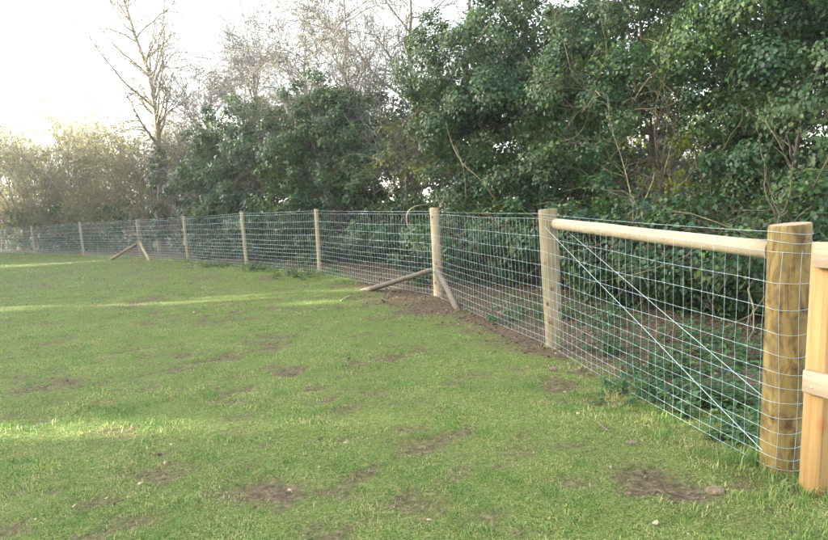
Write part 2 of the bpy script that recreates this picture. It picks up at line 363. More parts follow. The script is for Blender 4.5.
pk = [0, 1, 2, 3, 4, 5, 6, 7, 8]; pn = 260; pa = rng.uniform(0, 2 * PI, len(pk) * pn); pd = np.repeat([POST[q][2] for q in pk], pn) + np.abs(rng.normal(0, .07, len(pa)))
parts.append(blades(0, 0, 0, .05, .12, .0026, True, (np.repeat(PB[pk, 0], pn) + np.cos(pa) * pd, np.repeat(PB[pk, 1], pn) + np.sin(pa) * pd)))
gp = G(800, 487); parts.append(blades(0, 0, 0, .04, .10, .0026, True, (gp[0] + rng.normal(.05, .1, 500), gp[1] + rng.normal(-.02, .06, 500))))
wx, wy = grass_points(40000, 2.2, 9); wk = fbm(wx * 1.7, wy * 1.7, 77, 3) > .62; parts.append(blades(0, 0, 0, .03, .07, .003, True, (wx[wk], wy[wk])))
V, F = merge([(p[0], p[1]) for p in parts])
# faces of one size together keep their order
gr = link('grass', raw_mesh('grass', V, F, {'rnd': np.concatenate([p[2] for p in parts]), 'dry': np.concatenate([p[3] for p in parts])}, False, [M['grass']]))
tag(gr, 'short worn lawn grass with straw coloured dry tufts', 'grass', kind='stuff')

# ------------------------------------------------------------------ leaf litter on the bare soil
k = 60000; x, y = grass_points(k, 3, 24); bare, sd, uu, strip = bare_mask(x, y)
keep = (rng.random(k) < strip * .9 + bare * .15) & (sd < 5); x, y = x[keep], y[keep]; k = len(x)
Pn = np.stack([x, y, ground_z(x, y) + rng.uniform(.004, .016, k)], 1); Nn = np.array([0, 0, 1]) + rng.normal(size=(k, 3)) * .35
V, F, rd = leaves(Pn, Nn, rng.normal(size=(k, 3)), rng.uniform(.012, .048, k))
lo = link('leaf_litter', raw_mesh('leaf_litter', V, F, {'rnd': rd}, False, [M['litter']])); tag(lo, 'brown dead leaf litter on the soil under the hedge', 'leaf litter', kind='stuff')

k = 60000; x, y = grass_points(k, 2.3, 13); bare, sd, uu, strip = bare_mask(x, y); keep = (rng.random(k) < (bare > .5) * (.25 + .6 * (1 - strip))) & (sd < 2); x, y = x[keep][:6500], y[keep][:6500]; k = len(x)
octa = np.array([[1, 0, 0], [-1, 0, 0], [0, 1, 0], [0, -1, 0], [0, 0, 1], [0, 0, -1]]); of = np.array([[0, 2, 4], [2, 1, 4], [1, 3, 4], [3, 0, 4], [2, 0, 5], [1, 2, 5], [3, 1, 5], [0, 3, 5]])
cs = np.clip(rng.lognormal(-5.4, .5, k), .003, .014); V = octa[None] * cs[:, None, None] * rng.uniform(.5, 1.2, (k, 6, 1)) + rng.normal(0, .12, (k, 6, 3)) * cs[:, None, None]; V += np.stack([x, y, ground_z(x, y) + cs * .3], 1)[:, None]
co_ = link('soil_crumbs', raw_mesh('soil_crumbs', V.reshape(-1, 3), [((np.arange(k) * 6)[:, None, None] + of[None]).reshape(-1, 3)], None, False, [M['stone']])); tag(co_, 'loose crumbs of earth on the bare patches', 'soil', kind='stuff')

# ================================================================== WIRE FENCE
def round_post(name, h, r0, r1, lean, mat, parent, loc, sides=24, sunk=.35, seed=0):
    g = np.random.default_rng(seed + 100); zz = np.concatenate([[-sunk], np.linspace(0, h - .012, 12), [h - .003, h]]); K = len(zz)
    ang = np.arange(sides) * 2 * PI / sides; V = []
    for k, z in enumerate(zz):
        t = np.clip(z / h, 0, 1); r = r0 + (r1 - r0) * t
        if k == K - 2: r *= .985
        if k == K - 1: r *= .95
        wob = 1 + .018 * np.sin(ang * 2 + seed + z * 1.5) + .012 * np.sin(ang * 3 - z * 4 + seed * 2) + g.normal(0, .004, sides)
        tilt = (.006 * np.cos(ang + seed)) if k >= K - 2 else 0
        V.append(np.stack([r * wob * np.cos(ang) + lean[0] * t, r * wob * np.sin(ang) + lean[1] * t, np.full(sides, z) + tilt], 1))
    V = np.concatenate(V); idx = np.arange(K * sides).reshape(K, sides); a, b_ = idx[:-1], idx[1:]
    q = np.stack([a, np.roll(a, -1, 1), np.roll(b_, -1, 1), b_], -1).reshape(-1, 4)
    mi = np.concatenate([np.zeros(len(q)), [1]])
    me = raw_mesh(name, V, [q, idx[-1:]], None, False, [mat, M['endgrain']], mi)
    sm = np.ones(len(q) + 1, bool); sm[-1] = False; me.polygons.foreach_set('use_smooth', sm)
    return link(name, me, parent, loc)
fence = thing('wire_fence', 'galvanised wire netting fence on round timber posts along the hedge', 'fence', (0, 0, 0))
labs = {0: 'thick mottled yellow brown treated end post', 1: 'grey weathered strainer post holding the rail', 2: 'pale strainer post with two struts at the bend', 6: 'dark topped far strainer post with two struts'}
for k, p in enumerate(POST):
    h = PT[k][2]; q = round_post('post', h, p[2], p[3], (PT[k] - PB[k])[:2], M[p[4]], fence, PB[k], 28 if k < 3 else 16, seed=k)
    if k in labs: q['label'] = labs[k]
NP = len(POST)
def field_normal(k):
    a = PB[max(k - 1, 0)]; b_ = PB[min(k + 1, NP - 1)]; d = unit((b_ - a)[:2]); return np.array([-d[1], d[0], 0])   # to the left when walking away
FN = [field_normal(k) for k in range(NP)]
ROWS = [.03, .085, .15, .22, .295, .37, .445, .52, .61, .72, .84, .97, 1.12]
def net_point(k, z):
    t = z / PT[k][2]; c = PB[k] + np.array([*(PT[k] - PB[k])[:2], 0]) * t
    r = POST[k][2] + (POST[k][3] - POST[k][2]) * t
    p = c + FN[k] * (r + .004); p[2] = z; return p
LW = {q: [(PT[q][2] - .035, PT[q + 1][2] - .035)] for q in range(NP - 1)}
_z0, _z0b, _z1, _z2 = AT(785, 231, PB[0][1])[2], AT(785, 240, PB[0][1])[2], AT(547, 213, PB[1][1])[2], AT(434, 211, PB[2][1])[2]
LW[0] = [(_z0, _z1), (_z0b, _z1 - .03)]; LW[1] = [(_z1, _z2)]; LW[2] = [(_z2, PT[3][2] - .035)]
def scale_z(k, z): return z if k == 0 else z * (PT[k][2] - .085) / 1.12
for k in range(NP - 1):
    Lb = np.linalg.norm(PB[k + 1] - PB[k]); wr = [.0011, .0013, .0018, .0023][k] if k < 4 else .0027
    nv = int(round(Lb / .1)); vt = (np.arange(nv) + .5) / nv; nver = []
    rows = []
    nr = len(ROWS); K = 13
    sag = [.0] * nr
    for j, z in enumerate(ROWS):
        a = net_point(k, scale_z(k, z)); b_ = net_point(k + 1, scale_z(k + 1, z)); t = np.linspace(0, 1, K)[:, None]
        Pn = a + (b_ - a) * t; Pn[:, 2] += -.012 * np.sin(t[:, 0] * PI) + (np.array([.006 * math.sin(3.1 * j + 9 * tt + k * 2) for tt in t[:, 0]])) * np.sin(t[:, 0] * PI)
        Pn += FN[k] * (np.sin(t * PI * 3 + j + k) * .006) * np.sin(t * PI)
        rows.append(Pn)
    rows = np.array(rows)                                              # (nr,K,3)
    def at_row(j, t):
        f = t * (K - 1); i = min(int(f), K - 2); return rows[j, i] * (1 - (f - i)) + rows[j, i + 1] * (f - i)
    for t in vt:
        dt = rng.normal(0, .0025); pts = np.array([at_row(j, np.clip(t + dt * j / nr + rng.normal(0, .0008), 0, 1)) for j in range(nr)]); nver.append(pts)
    nver = np.array(nver)                                              # (nv,nr,3)
    # the knots (near) or the upright wires (far) are the netting's own mesh
    if k < 4:
        c = nver.reshape(-1, 3) + FN[k] * .001; s = .0034 if k < 2 else .0024
        octa = np.array([[1, 0, 0], [-1, 0, 0], [0, 1, 0], [0, -1, 0], [0, 0, 1.6], [0, 0, -1.6]]) * s
        of = np.array([[0, 2, 4], [2, 1, 4], [1, 3, 4], [3, 0, 4], [2, 0, 5], [1, 2, 5], [3, 1, 5], [0, 3, 5]])
        V = (c[:, None] + octa[None]).reshape(-1, 3); F = [((np.arange(len(c)) * 6)[:, None, None] + of[None]).reshape(-1, 3)]
        net = link('wire_netting', raw_mesh('wire_netting', V, F, None, True, [M['wire']]), fence)
        for q in nver:
            V, F = tubes(q[None], np.full((1, nr), wr * .8), 5); link('upright_wire', raw_mesh('upright_wire', V, F, None, True, [M['wire']]), net)
    else:
        V, F = tubes(nver, np.full((nv, nr), wr * .8), 4); net = link('wire_netting', raw_mesh('wire_netting', V, F, None, True, [M['wire']]), fence)
    net['kind'] = 'stuff'
    tops = []
    for za, zb in LW[k]:
        a = net_point(k, za); b_ = net_point(k + 1, zb); t = np.linspace(0, 1, K)[:, None]; Pn = a + (b_ - a) * t; Pn[:, 2] -= .01 * np.sin(t[:, 0] * PI)
        tops.append(Pn)
    for j, Pn in enumerate(list(rows) + tops):
        if k == 0:                                                     # wrap round the end post
            z = Pn[0, 2]; tt = z / PT[0][2]; c = PB[0] + np.array([*(PT[0] - PB[0])[:2], 0]) * tt; r = (POST[0][2] + (POST[0][3] - POST[0][2]) * tt) * 1.02 + .004
            a0 = math.atan2(FN[0][1], FN[0][0]); aa = np.linspace(a0 + math.radians(215), a0, 22)
            arc = np.stack([c[0] + r * np.cos(aa), c[1] + r * np.sin(aa), z - .012 * np.sin(np.linspace(0, PI, 22)) + .004 * np.sin(aa * 2 + j)], 1)
            Pn = np.vstack([arc, Pn[1:]])
        V, F = tubes(Pn[None], np.full((1, len(Pn)), wr), 5 if k < 2 else 4)
        link('horizontal_wire', raw_mesh('horizontal_wire', V, F, None, True, [M['wire']]), net)
    if k == 0:                                                         # uprights of the wrapped end
        a0 = math.atan2(FN[0][1], FN[0][0])
        for da in (38, 88, 128):
            pts = []
            for z in ROWS:
                tt = z / PT[0][2]; c = PB[0] + np.array([*(PT[0] - PB[0])[:2], 0]) * tt; r = (POST[0][2] + (POST[0][3] - POST[0][2]) * tt) * 1.02 + .0045
                a = a0 + math.radians(da + 6 * math.sin(z * 5 + da)); pts.append([c[0] + r * math.cos(a), c[1] + r * math.sin(a), z])
            V, F = tubes(np.array(pts)[None], np.full((1, nr), .0011), 5); link('upright_wire', raw_mesh('upright_wire', V, F, None, True, [M['wire']]), net)
# rail, brace wires, struts
def pole(name, p0, p1, r0, r1, mat, parent, label=None, sides=16, K=9, wob=.004, seed=1):
    g = np.random.default_rng(seed); P = curve(np.array(p0), np.array(p1), K, wob, g); o_ = P[0].copy()
    R = np.linspace(r0, r1, K) * (1 + g.normal(0, .015, K)); V, F = tubes((P - o_)[None], R[None], sides, True)
    mi = np.concatenate([np.zeros(len(F[0])), np.ones(len(F[1]) + len(F[2]))])
    me = raw_mesh(name, V, F, None, False, [mat, M['endgrain']], mi); sm = np.ones(len(mi), bool); sm[-2:] = False; me.polygons.foreach_set('use_smooth', sm)
    q = link(name, me, parent, o_)
    if label: q['label'] = label
    return q
ra = AT(553, 223.5, PB[1][1]); rb = AT(781, 251.5, PB[0][1])
ra = ra + unit(rb - ra) * .03
pole('top_rail', ra, rb - unit(rb - ra) * .06, .052, .046, M['rail'], fence, 'pale round rail between the two strainers')
for s, (za, zb) in ((1, (AT(541, 224, PB[1][1])[2], .10)), (-1, (AT(557, 224, PB[1][1])[2], .215))):
    a = PB[1] + FN[1] * s * .085; a[2] = za; b_ = PB[0] + FN[0] * s * .097; b_[2] = zb
    P = curve(a, b_, 9, .002); loop = np.vstack([a - FN[1] * s * .04 + unit(PB[1] - PB[0]) * .075, P]); loop[0, 2] = za
    V, F = tubes(loop[None], np.full((1, 10), .0018), 6); link('brace_wire', raw_mesh('brace_wire', V, F, None, True, [M['wire']]), fence)
def strut(k, zu, gpx, r0, r1, seed):
    a = PB[k] + (PT[k] - PB[k]) * (zu / PT[k][2]); e = G(*gpx); d = unit((e - a) * np.array([1, 1, 0])); a = a + d * POST[k][2] * .8; e[2] = -.03
    pole('strut', a, e, r0, r1, M['strut'] if k == 2 else M['post_weather'], fence, seed=seed, wob=.008, sides=12)
strut(2, .42, (362, 290), .034, .05, 4); strut(2, .40, (459, 311), .05, .045, 8)
strut(6, .55, (110, 259.5), .05, .055, 9); strut(6, .55, (150, 261.5), .055, .055, 12)

# ------------------------------------------------------------------ sawn timber fence at the right edge
def box(sx, sy, sz, bev=.004, seed=0, seg=1):
    g = np.random.default_rng(seed); x, y = sx / 2, sy / 2
    rings = []
    for (z, i) in ((0, bev), (bev, 0), (sz - bev, 0), (sz, bev)):
        e = bev
        rings.append([(-x + i + e, -y + i), (x - i - e, -y + i), (x - i, -y + i + e), (x - i, y - i - e), (x - i - e, y - i), (-x + i + e, y - i), (-x + i, y - i - e), (-x + i, -y + i + e)])
    V = np.array([(p[0], p[1], z) for r, z in zip(rings, (0, bev, sz - bev, sz)) for p in r]); idx = np.arange(32).reshape(4, 8); a, b_ = idx[:-1], idx[1:]
    q = np.stack([a, np.roll(a, -1, 1), np.roll(b_, -1, 1), b_], -1).reshape(-1, 4)
    return V, [q, idx[-1:], idx[:1, ::-1]]
gd = unit(np.array([.37, -.93])); gn = np.array([-gd[1], gd[0]]) * -1      # along the rail; towards the field
gc = G(798, 487)[:2] + gd * .05 - gn * .05; ga = math.atan2(gd[1], gd[0])
timber = thing('timber_fence', 'new orange sawn timber post and rail fence at right edge', 'fence', (gc[0], gc[1], 0))
timber.rotation_euler = (Matrix.Rotation(.045, 3, 'Y') @ Matrix.Rotation(ga, 3, 'Z')).to_euler()
tz = AT(815, 242, gc[1])[2]
for kx in (0, 2.4):
    V, F = box(.10, .10, tz - .004 + .4, .004); V[:, 2] -= .4; link('post', raw_mesh('post', V, F, None, False, [M['sawn']]), timber, (kx, 0, 0))
zm = AT(806, 370, gc[1])[2]
side = 1 if (np.array([-gd[1], gd[0]]) @ gn) > 0 else -1
for zt, hh in ((tz, .115), (zm, .105)):
    V, F = box(2.6, .038, hh, .003); r_ = link('rail', raw_mesh('rail', V, F, None, False, [M['sawn_rail']]), timber, (1.3 - (.012 if zt == tz else .030), side * (.05 + .020), zt - hh))
    for nx_ in (-1.23, -1.19):
        ang = np.arange(8) * PI / 4; Vn = np.stack([np.cos(ang) * .0045, np.zeros(8), np.sin(ang) * .0045], 1); Vn = np.vstack([Vn, Vn * .8 + np.array([0, side * .002, 0])])
        ix = np.arange(8); Fq = np.stack([ix, (ix + 1) % 8, (ix + 1) % 8 + 8, ix + 8], 1)
        link('nail', raw_mesh('nail', Vn, [Fq, np.arange(8, 16)[None]], None, False, [M['wire']]), r_, (nx_ - .02, side * .0195, hh * (.3 if nx_ < -1.2 else .7)))

# ================================================================== VEGETATION
def clump_leaves(C, Cn, per, rad, size, g, tpl='kite', droop=.55, flat=.8, cut=()):
    """leaf clumps: C centres (n,3), Cn outward direction (n,3)"""
    n = len(C); k = n * per; ci = np.repeat(np.arange(n), per)
    d = unit(g.normal(size=(k, 3)) + Cn[ci] * .9); rr = rad[ci] * g.random(k) ** .45
    P = C[ci] + d * rr[:, None] * np.array([1, 1, flat]); P[:, 2] -= .12 * rad[ci] * g.random(k)
    N = unit(d * .7 + Cn[ci] * .6 + np.array([0, 0, .45]) + g.normal(size=(k, 3)) * .45)
    T = unit(np.array([0, 0, -1.0]) * droop + d * .5 + g.normal(size=(k, 3)) * .4)
    P[:, 2] = np.maximum(P[:, 2], .05)
    tint = np.repeat(g.normal(0, .13, n), per)
    if len(cut):
        kp = np.ones(k, bool)
        for (hc, hr) in cut: kp &= np.linalg.norm((P - np.array(hc)) / np.array(hr), axis=1) > 1
        P, N, T, tint = P[kp], N[kp], T[kp], tint[kp]; k = len(P)
    V, F, rd = leaves(P, N, T, size * np.clip(g.lognormal(-.08, .28, k), .4, 1.4), tpl, g)
    m_ = len(V) // k
    return V, F, np.clip(rd * .75 + .1 + np.repeat(tint, m_), 0, 1)

def ivy_tree(name, label, cat, base, lobes, seed, n_per_m2=4.2, per=105, size=.08, tpl='kite', mat='ivy', holes=(), bare_branch=18, group=None, trunk_r=.12, tw=260, twl=.5, fill=.45, clump_r=.36, cut=()):
    """lobes: (centre xyz, (rx,ry,rz))"""
    g = np.random.default_rng(seed); base = np.array([base[0], base[1], 0.0]); root = thing(name, label, cat, tuple(base), group)
    # skeleton: trunk to the top lobe, limbs to every lobe
    top = max(lobes, key=lambda q: q[0][2])[0]; tk = curve(base + [0, 0, -.2], np.array(top) + [0, 0, .3], 14, .25, g)
    R = np.linspace(trunk_r, trunk_r * .25, 14); V, F = tubes((tk - base)[None], R[None], 9); link('trunk', raw_mesh('trunk', V, F, None, True, [M['bark']]), root)
    L1, R1 = [], []
    for c, rd in lobes:
        c = np.array(c)
        for q in range(3):
            e = c + unit(g.normal(size=3) + [0, 0, .3]) * np.array(rd) * .75; i = int(np.clip(np.searchsorted(tk[:, 2], e[2] * .62), 1, 10))
            L1.append(curve(tk[i], e, 10, .22, g)); R1.append(np.linspace(max(R[i] * .55, .02), .008, 10))
    L1, R1 = np.array(L1), np.array(R1)
    for a_, r_ in zip(L1, R1): V, F = tubes((a_ - base)[None], r_[None], 6); link('limb', raw_mesh('limb', V, F, None, True, [M['bark']]), root)
    L2, R2 = spawn(L1, R1, tw // 4, .3, 1, .8, twl * 1.6, 6, .28, .05, g=g, minr=.005); L3, R3 = spawn(L2, R2, tw, .2, 1, .8, twl, 5, .3, .02, g=g, minr=.003)
    V, F = merge([tubes(L2 - base, R2, 4), tubes(L3 - base, R3, 3)]); q = link('twigs', raw_mesh('twigs', V, F, None, False, [M['twig']]), root); q['kind'] = 'stuff'
    # clumps on the lobes' skins, a share inside
    C, Cn, Rr = [], [], []
    for c, rd in lobes:
        c, rd = np.array(c), np.array(rd); area = 4 * PI * ((rd[0] * rd[1]) ** 1.6 / 3 + (rd[0] * rd[2]) ** 1.6 / 3 + (rd[1] * rd[2]) ** 1.6 / 3) ** (1 / 1.6)
        n = int(area * n_per_m2); d = unit(g.normal(size=(n, 3))); s = np.where(g.random(n) < fill, g.uniform(.35, .85, n), g.uniform(.86, 1.12, n))
        # lumpy skin
        s = s * (1 + .22 * np.sin(d[:, 0] * 5 + seed) * np.sin(d[:, 2] * 6 + seed * 2) + .12 * np.sin(d[:, 1] * 11 + d[:, 2] * 9))
        p = c + d * rd * s[:, None]
        C.append(p); Cn.append(unit(d / rd)); Rr.append(g.uniform(.6, 1.35, n) * clump_r * (min(rd) / 1.2) ** .3)
    C, Cn, Rr = np.concatenate(C), np.concatenate(Cn), np.concatenate(Rr); keep = C[:, 2] > .12
    for (hc, hr) in holes: keep &= np.linalg.norm((C - np.array(hc)) / np.array(hr), axis=1) > 1
    C, Cn, Rr = C[keep], Cn[keep], Rr[keep]
    V, F, rd_ = clump_leaves(C - base * [1, 1, 0], Cn, per, Rr, size, g, tpl, cut=[(np.array(hc) - base, hr) for hc, hr in cut])
    q = link('crown', raw_mesh('crown', V, F, {'rnd': rd_}, False, [M[mat]]), root); q['kind'] = 'stuff'
    # a few bare branches that stick out of the leaves towards the light
    if bare_branch:
        B, RB = spawn(L1, np.maximum(R1, .014), bare_branch, .5, .95, .9, 1.5, 8, .22, .03, g=g, rr=.8); B[:, :, 1] -= np.linspace(0, .5, 8)[None]
        B2, RB2 = spawn(B, RB, bare_branch * 6, .4, 1, .7, .5, 5, .3, .02, g=g, minr=.0035)
        for a_, r_ in zip(B, RB): V, F = tubes((a_ - base)[None], r_[None], 5); link('branch', raw_mesh('branch', V, F, None, True, [M['branch_olive']]), root)
        V, F = tubes(B2 - base, RB2, 3); q = link('side_twigs', raw_mesh('side_twigs', V, F, None, True, [M['branch_olive']]), root); q['kind'] = 'stuff'
    return root

def lobe(u, v, Y, rx, ry, rz): return (AT(u, v, Y), (rx, ry, rz))

# --- ivy clad hedge trees, near to far
ivy_tree('ivy_tree', 'dark glossy ivy covered tree filling the top right corner', 'tree', (5.2, 8.6),
         [lobe(800, 60, 8.2, 1.35, 1.3, 1.3), lobe(850, 150, 7.4, 1.2, 1.2, 1.2), lobe(775, 165, 8.6, .75, .9, .75), lobe(760, -30, 9, 1.5, 1.4, 1.0), lobe(880, -20, 8, 1.6, 1.4, 1.3), lobe(850, 260, 7.0, 1.1, .9, .8)], 101, 4.8, 280, .049, 'kite', fill=.4, clump_r=.33, trunk_r=.16)
ivy_tree('ivy_tree', 'ivy tree behind the rail with forked pale branches and bright gaps', 'tree', (3.9, 11.0),
         [lobe(640, 25, 11.0, 1.4, 1.2, .9), lobe(705, 60, 10.6, .9, 1.0, .8), lobe(600, 110, 10.2, 1.0, 1.0, .9), lobe(700, 205, 9.6, 1.0, .8, .5), lobe(745, 110, 10.0, .6, .7, .9)], 102, 4.0, 240, .053, 'kite', fill=.4, clump_r=.33, bare_branch=40, trunk_r=.08,
         holes=[(AT(675, 160, 10.0), (.75, 2.0, .85))])
ivy_tree('ivy_tree', 'broad dark ivy tree above the bend of the fence', 'tree', (2.3, 13.2),
         [lobe(470, 70, 13.4, 1.15, 1.2, 1.2), lobe(535, 40, 13.0, 1.3, 1.2, 1.2), lobe(515, 120, 12.4, 1.3, 1.1, 1.1), lobe(440, 120, 13.2, .6, .8, .8), lobe(575, 170, 11.6, 1.0, .9, .8), lobe(480, 185, 12.6, 1.0, .9, .75), lobe(590, 75, 12.0, .9, 1.0, 1.1)], 103, 4.4, 255, .056, 'kite', fill=.4, clump_r=.34, trunk_r=.14, bare_branch=34)
ivy_tree('ivy_tree', 'mid hedge ivy tree between two bare crowns left of the bend', 'tree', (-1.2, 18.0),
         [lobe(350, 130, 18.0, 1.4, 1.2, 1.1), lobe(310, 170, 17.8, 1.4, 1.1, 1.1), lobe(372, 185, 17.2, 1.2, 1.0, 1.0), lobe(325, 108, 18.6, 1.1, 1.0, .8), lobe(395, 140, 17.6, .8, .9, .9), lobe(300, 125, 19.2, 1.0, 1.0, .8)], 104, 3.0, 165, .072, 'kite', bare_branch=30)
ivy_tree('ivy_tree', 'leftmost ivy tree of the hedge, dark green beside the olive bushes', 'tree', (-4.6, 21.5),
         [lobe(250, 150, 21.3, 1.5, 1.2, 1.3), lobe(222, 185, 21.8, 1.4, 1.2, 1.2), lobe(285, 150, 20.5, 1.3, 1.1, 1.2), lobe(245, 205, 20.6, 1.6, 1.0, .9), lobe(207, 160, 22.5, .7, .8, 1.0), lobe(262, 118, 21.8, 1.0, 1.0, .7)], 105, 2.9, 160, .078, 'kite', bare_branch=30)
# --- lower shrubs of the hedge, behind the netting
low = [(830, 300, 6.3, .9, .6, .6, 'low ivy shrub behind the thick end post'),
       (745, 285, 7.1, .9, .7, .7, 'low ivy shrub under the right end of the rail'),
       (660, 285, 8.1, 1.0, .8, .75, 'low ivy shrub under the middle of the rail'),
       (592, 275, 9.4, 1.0, .8, .8, 'low ivy shrub just right of the weathered strainer post'),
       (508, 260, 10.9, 1.1, .8, .8, 'low ivy shrub between the weathered strainer and the bend'),
       (458, 258, 11.9, 1.0, .7, .8, 'low ivy shrub right behind the post with two struts'),
       (395, 248, 15.2, 1.0, .8, .9, 'low twiggy shrub behind the long leaning strut'),
       (335, 243, 17.4, 1.2, .8, 1.0, 'low ivy shrub behind the first thin post after the bend'),
       (275, 243, 19.4, 1.3, .9, 1.0, 'low ivy shrub below the mid hedge ivy tree'),
       (222, 243, 21.8, 1.3, .9, 1.0, 'low ivy shrub below the leftmost ivy tree')]
for k, (u, v, Yd, rx, ry, rz, lab) in enumerate(low):
    c = AT(u, v, Yd); ivy_tree('ivy_shrub', lab, 'shrub', (c[0], c[1] + .2), [((c[0], c[1], max(c[2], rz * .8)), (rx, ry, rz)), ((c[0] + .5, c[1] + .6, max(c[2] * .8, .6)), (rx * .8, ry, rz * .8))],
                               300 + k, 4.2, 120, .056 if Yd < 12 else .075, 'kite', bare_branch=12, group='shrubs along the foot of the hedge', trunk_r=.04, tw=130, fill=.3)
# --- deeper bushes that close the hedge from behind
back = [(800, 10.5, 1.5, 'dark bush deep behind the thick end post'), (720, 12.6, 1.2, 'dark low bush deep in the hedge beyond the yellow growth'), (610, 13.6, 3.1, 'dark bush deep in the hedge behind the weathered strainer'),
        (545, 14.8, 3.3, 'dark bush deep in the hedge right of the broad ivy trunk'), (480, 16.2, 3.2, 'dark bush deep in the hedge behind the bend post'), (420, 18.0, 2.6, 'dark bush deep in the hedge left of the bend post'),
        (350, 20.4, 2.6, 'dark bush deep behind the mid hedge ivy tree'), (280, 23.4, 2.8, 'dark bush deep between the two leftmost ivy trees'), (222, 25.8, 2.8, 'dark bush deep behind the leftmost ivy tree')]
for k, (u, Yd, hz_, lab) in enumerate(back):
    c = AT(u, 240, Yd); ivy_tree('hedge_shrub', lab, 'shrub', (c[0], c[1]), [((c[0], c[1], 1.0), (1.3, .8, 1.0)), ((c[0] + .3, c[1] + .2, hz_ * .72 + .3), (1.3, .8, hz_ * .42)), ((c[0] - .5, c[1] + .3, hz_ * 1.15), (1.0, .7, .7))],
                                 350 + k, 2.2, 70, .11, 'kite', bare_branch=0, group='dark bushes deep in the hedge', trunk_r=.06, tw=40, clump_r=.42)
# --- yellow green growth seen through the gap, its sunlight put into the leaf colour
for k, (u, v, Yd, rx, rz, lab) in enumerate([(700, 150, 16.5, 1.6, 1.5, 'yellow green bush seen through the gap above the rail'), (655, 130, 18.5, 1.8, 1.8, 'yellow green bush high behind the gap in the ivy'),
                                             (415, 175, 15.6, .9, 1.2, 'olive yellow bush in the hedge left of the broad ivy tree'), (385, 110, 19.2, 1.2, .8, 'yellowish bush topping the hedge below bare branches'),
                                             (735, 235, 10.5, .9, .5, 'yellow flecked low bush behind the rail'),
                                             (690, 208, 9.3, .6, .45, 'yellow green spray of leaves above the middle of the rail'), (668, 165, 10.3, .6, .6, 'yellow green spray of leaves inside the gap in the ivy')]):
    c = AT(u, v, Yd); ivy_tree('hedge_bush', lab, 'bush', (c[0], c[1] + .2), [((c[0], c[1], c[2]), (rx, .9, rz)), ((c[0] + .4, c[1] + .5, max(c[2] - .9, .6)), (rx, .8, rz))], 400 + k, 2.6, 70, .06, 'kite', mat='olive' if k in (2, 3) else 'leaf_sun_tint', bare_branch=26, trunk_r=.06, tw=320, twl=.6, group='lighter bushes in the hedge')

# --- bare crowns
def bare_tree(name, label, base, H, r, seed, spread, lean=(0, 0), bark='bark', twig='twig', n=(14, 80, 500, 1800), ln=(2.6, 1.3, .7, .4), t0=.25, ivy=0, up=.12, minr=(.012, .008, .005, .004), group=None, path=None):
    g = np.random.default_rng(seed); base = np.array([base[0], base[1], 0.0]); root = thing(name, label, 'tree', tuple(base), group)
    tk = curve(np.array([0, 0, -.2]), np.array([lean[0], lean[1], H]), 18, H * .018, g)[None]
    if path is not None: pp = np.array(path) - base; zz = np.linspace(-.2, pp[-1, 2], 18); tk = np.stack([np.interp(zz, pp[:, 2], pp[:, c]) for c in range(3)], 1)[None]; tk[0, :, 2] = zz; H = pp[-1, 2]
    R = (np.linspace(1, .12, 18) * r)[None]
    V, F = tubes(tk, R, 10); link('trunk', raw_mesh('trunk', V, F, None, True, [M[bark]]), root)
    A, RA = spawn(tk, R, n[0], t0, .95, spread, ln[0], 10, .16, up, g=g, rr=.55, minr=minr[0]); B, RB = spawn(A, RA, n[1], .2, 1, .7, ln[1], 8, .2, up * .5, g=g, minr=minr[1])
    Cc, RC = spawn(B, RB, n[2], .15, 1, .7, ln[2], 5, .28, .04, g=g, minr=minr[2]); D, RD = spawn(Cc, RC, n[3], .1, 1, .7, ln[3], 2, .3, .02, g=g, minr=minr[3])
    for a_, r_ in zip(A, RA): V, F = tubes(a_[None], r_[None], 6); link('limb', raw_mesh('limb', V, F, None, True, [M[bark]]), root)
    V, F = tubes(B, RB, 4); q = link('branches', raw_mesh('branches', V, F, None, True, [M[bark]]), root); q['kind'] = 'stuff'
    V, F = merge([tubes(Cc, RC, 3), tubes(D, RD, 3)]); q = link('crown', raw_mesh('crown', V, F, None, False, [M[twig]]), root); q['kind'] = 'stuff'
    if ivy:
        k = ivy; z = g.uniform(.6, H * .34, k) ; i = np.clip((z / H * 17).astype(int), 0, 16); c = tk[0][i]; a = g.uniform(0, 2 * PI, k); d = np.stack([np.cos(a), np.sin(a), np.zeros(k)], 1)
        C = c + d * (r * 1.3); C[:, 2] = z; V, F, rd_ = clump_leaves(C, d, 26, np.full(k, .17), .10, g)
        q = link('ivy', raw_mesh('ivy', V, F, {'rnd': rd_}, False, [M['ivy']]), root); q['kind'] = 'stuff'
    return root
b0 = G(160, 253.0); b0 = AT(161, 245, 25.5)
tt = AT(108, -60, 29.0); bare_tree('bare_tree', 'tall bare sunlit tree with ivy round its lower trunk', b0, 13.2, .15, 501, .8, (0, 0), 'branch_olive', 'twig', (38, 260, 1100, 2800), (2.7, 1.5, .9, .55), .36, 75, .14, (.014, .010, .0075, .006), path=[AT(161, 250, 25.5), AT(160, 175, 25.5), AT(157, 120, 25.5), AT(150, 75, 25.5), AT(137, 42, 25.5), AT(124, 0, 25.5), AT(110, -60, 25.5)])
b1 = AT(80, 245, 40); bare_tree('bare_tree', 'thin bare sapling rising over the far olive hedge', b1, 8.3, .10, 502, .7, (-.8, 0), 'twig_olive', 'twig_olive', (14, 50, 240, 700), (2.0, 1.1, .7, .5), .3, 0, .25, (.02, .014, .01, .008))
b2 = AT(25, 245, 44); bare_tree('bare_tree', 'small bare crown at the far left over the hedge', b2, 7.6, .10, 503, .9, (-.6, 0), 'twig_olive', 'twig_olive', (16, 60, 260, 700), (2.2, 1.2, .7, .5), .3, 0, .15, (.02, .014, .01, .008))
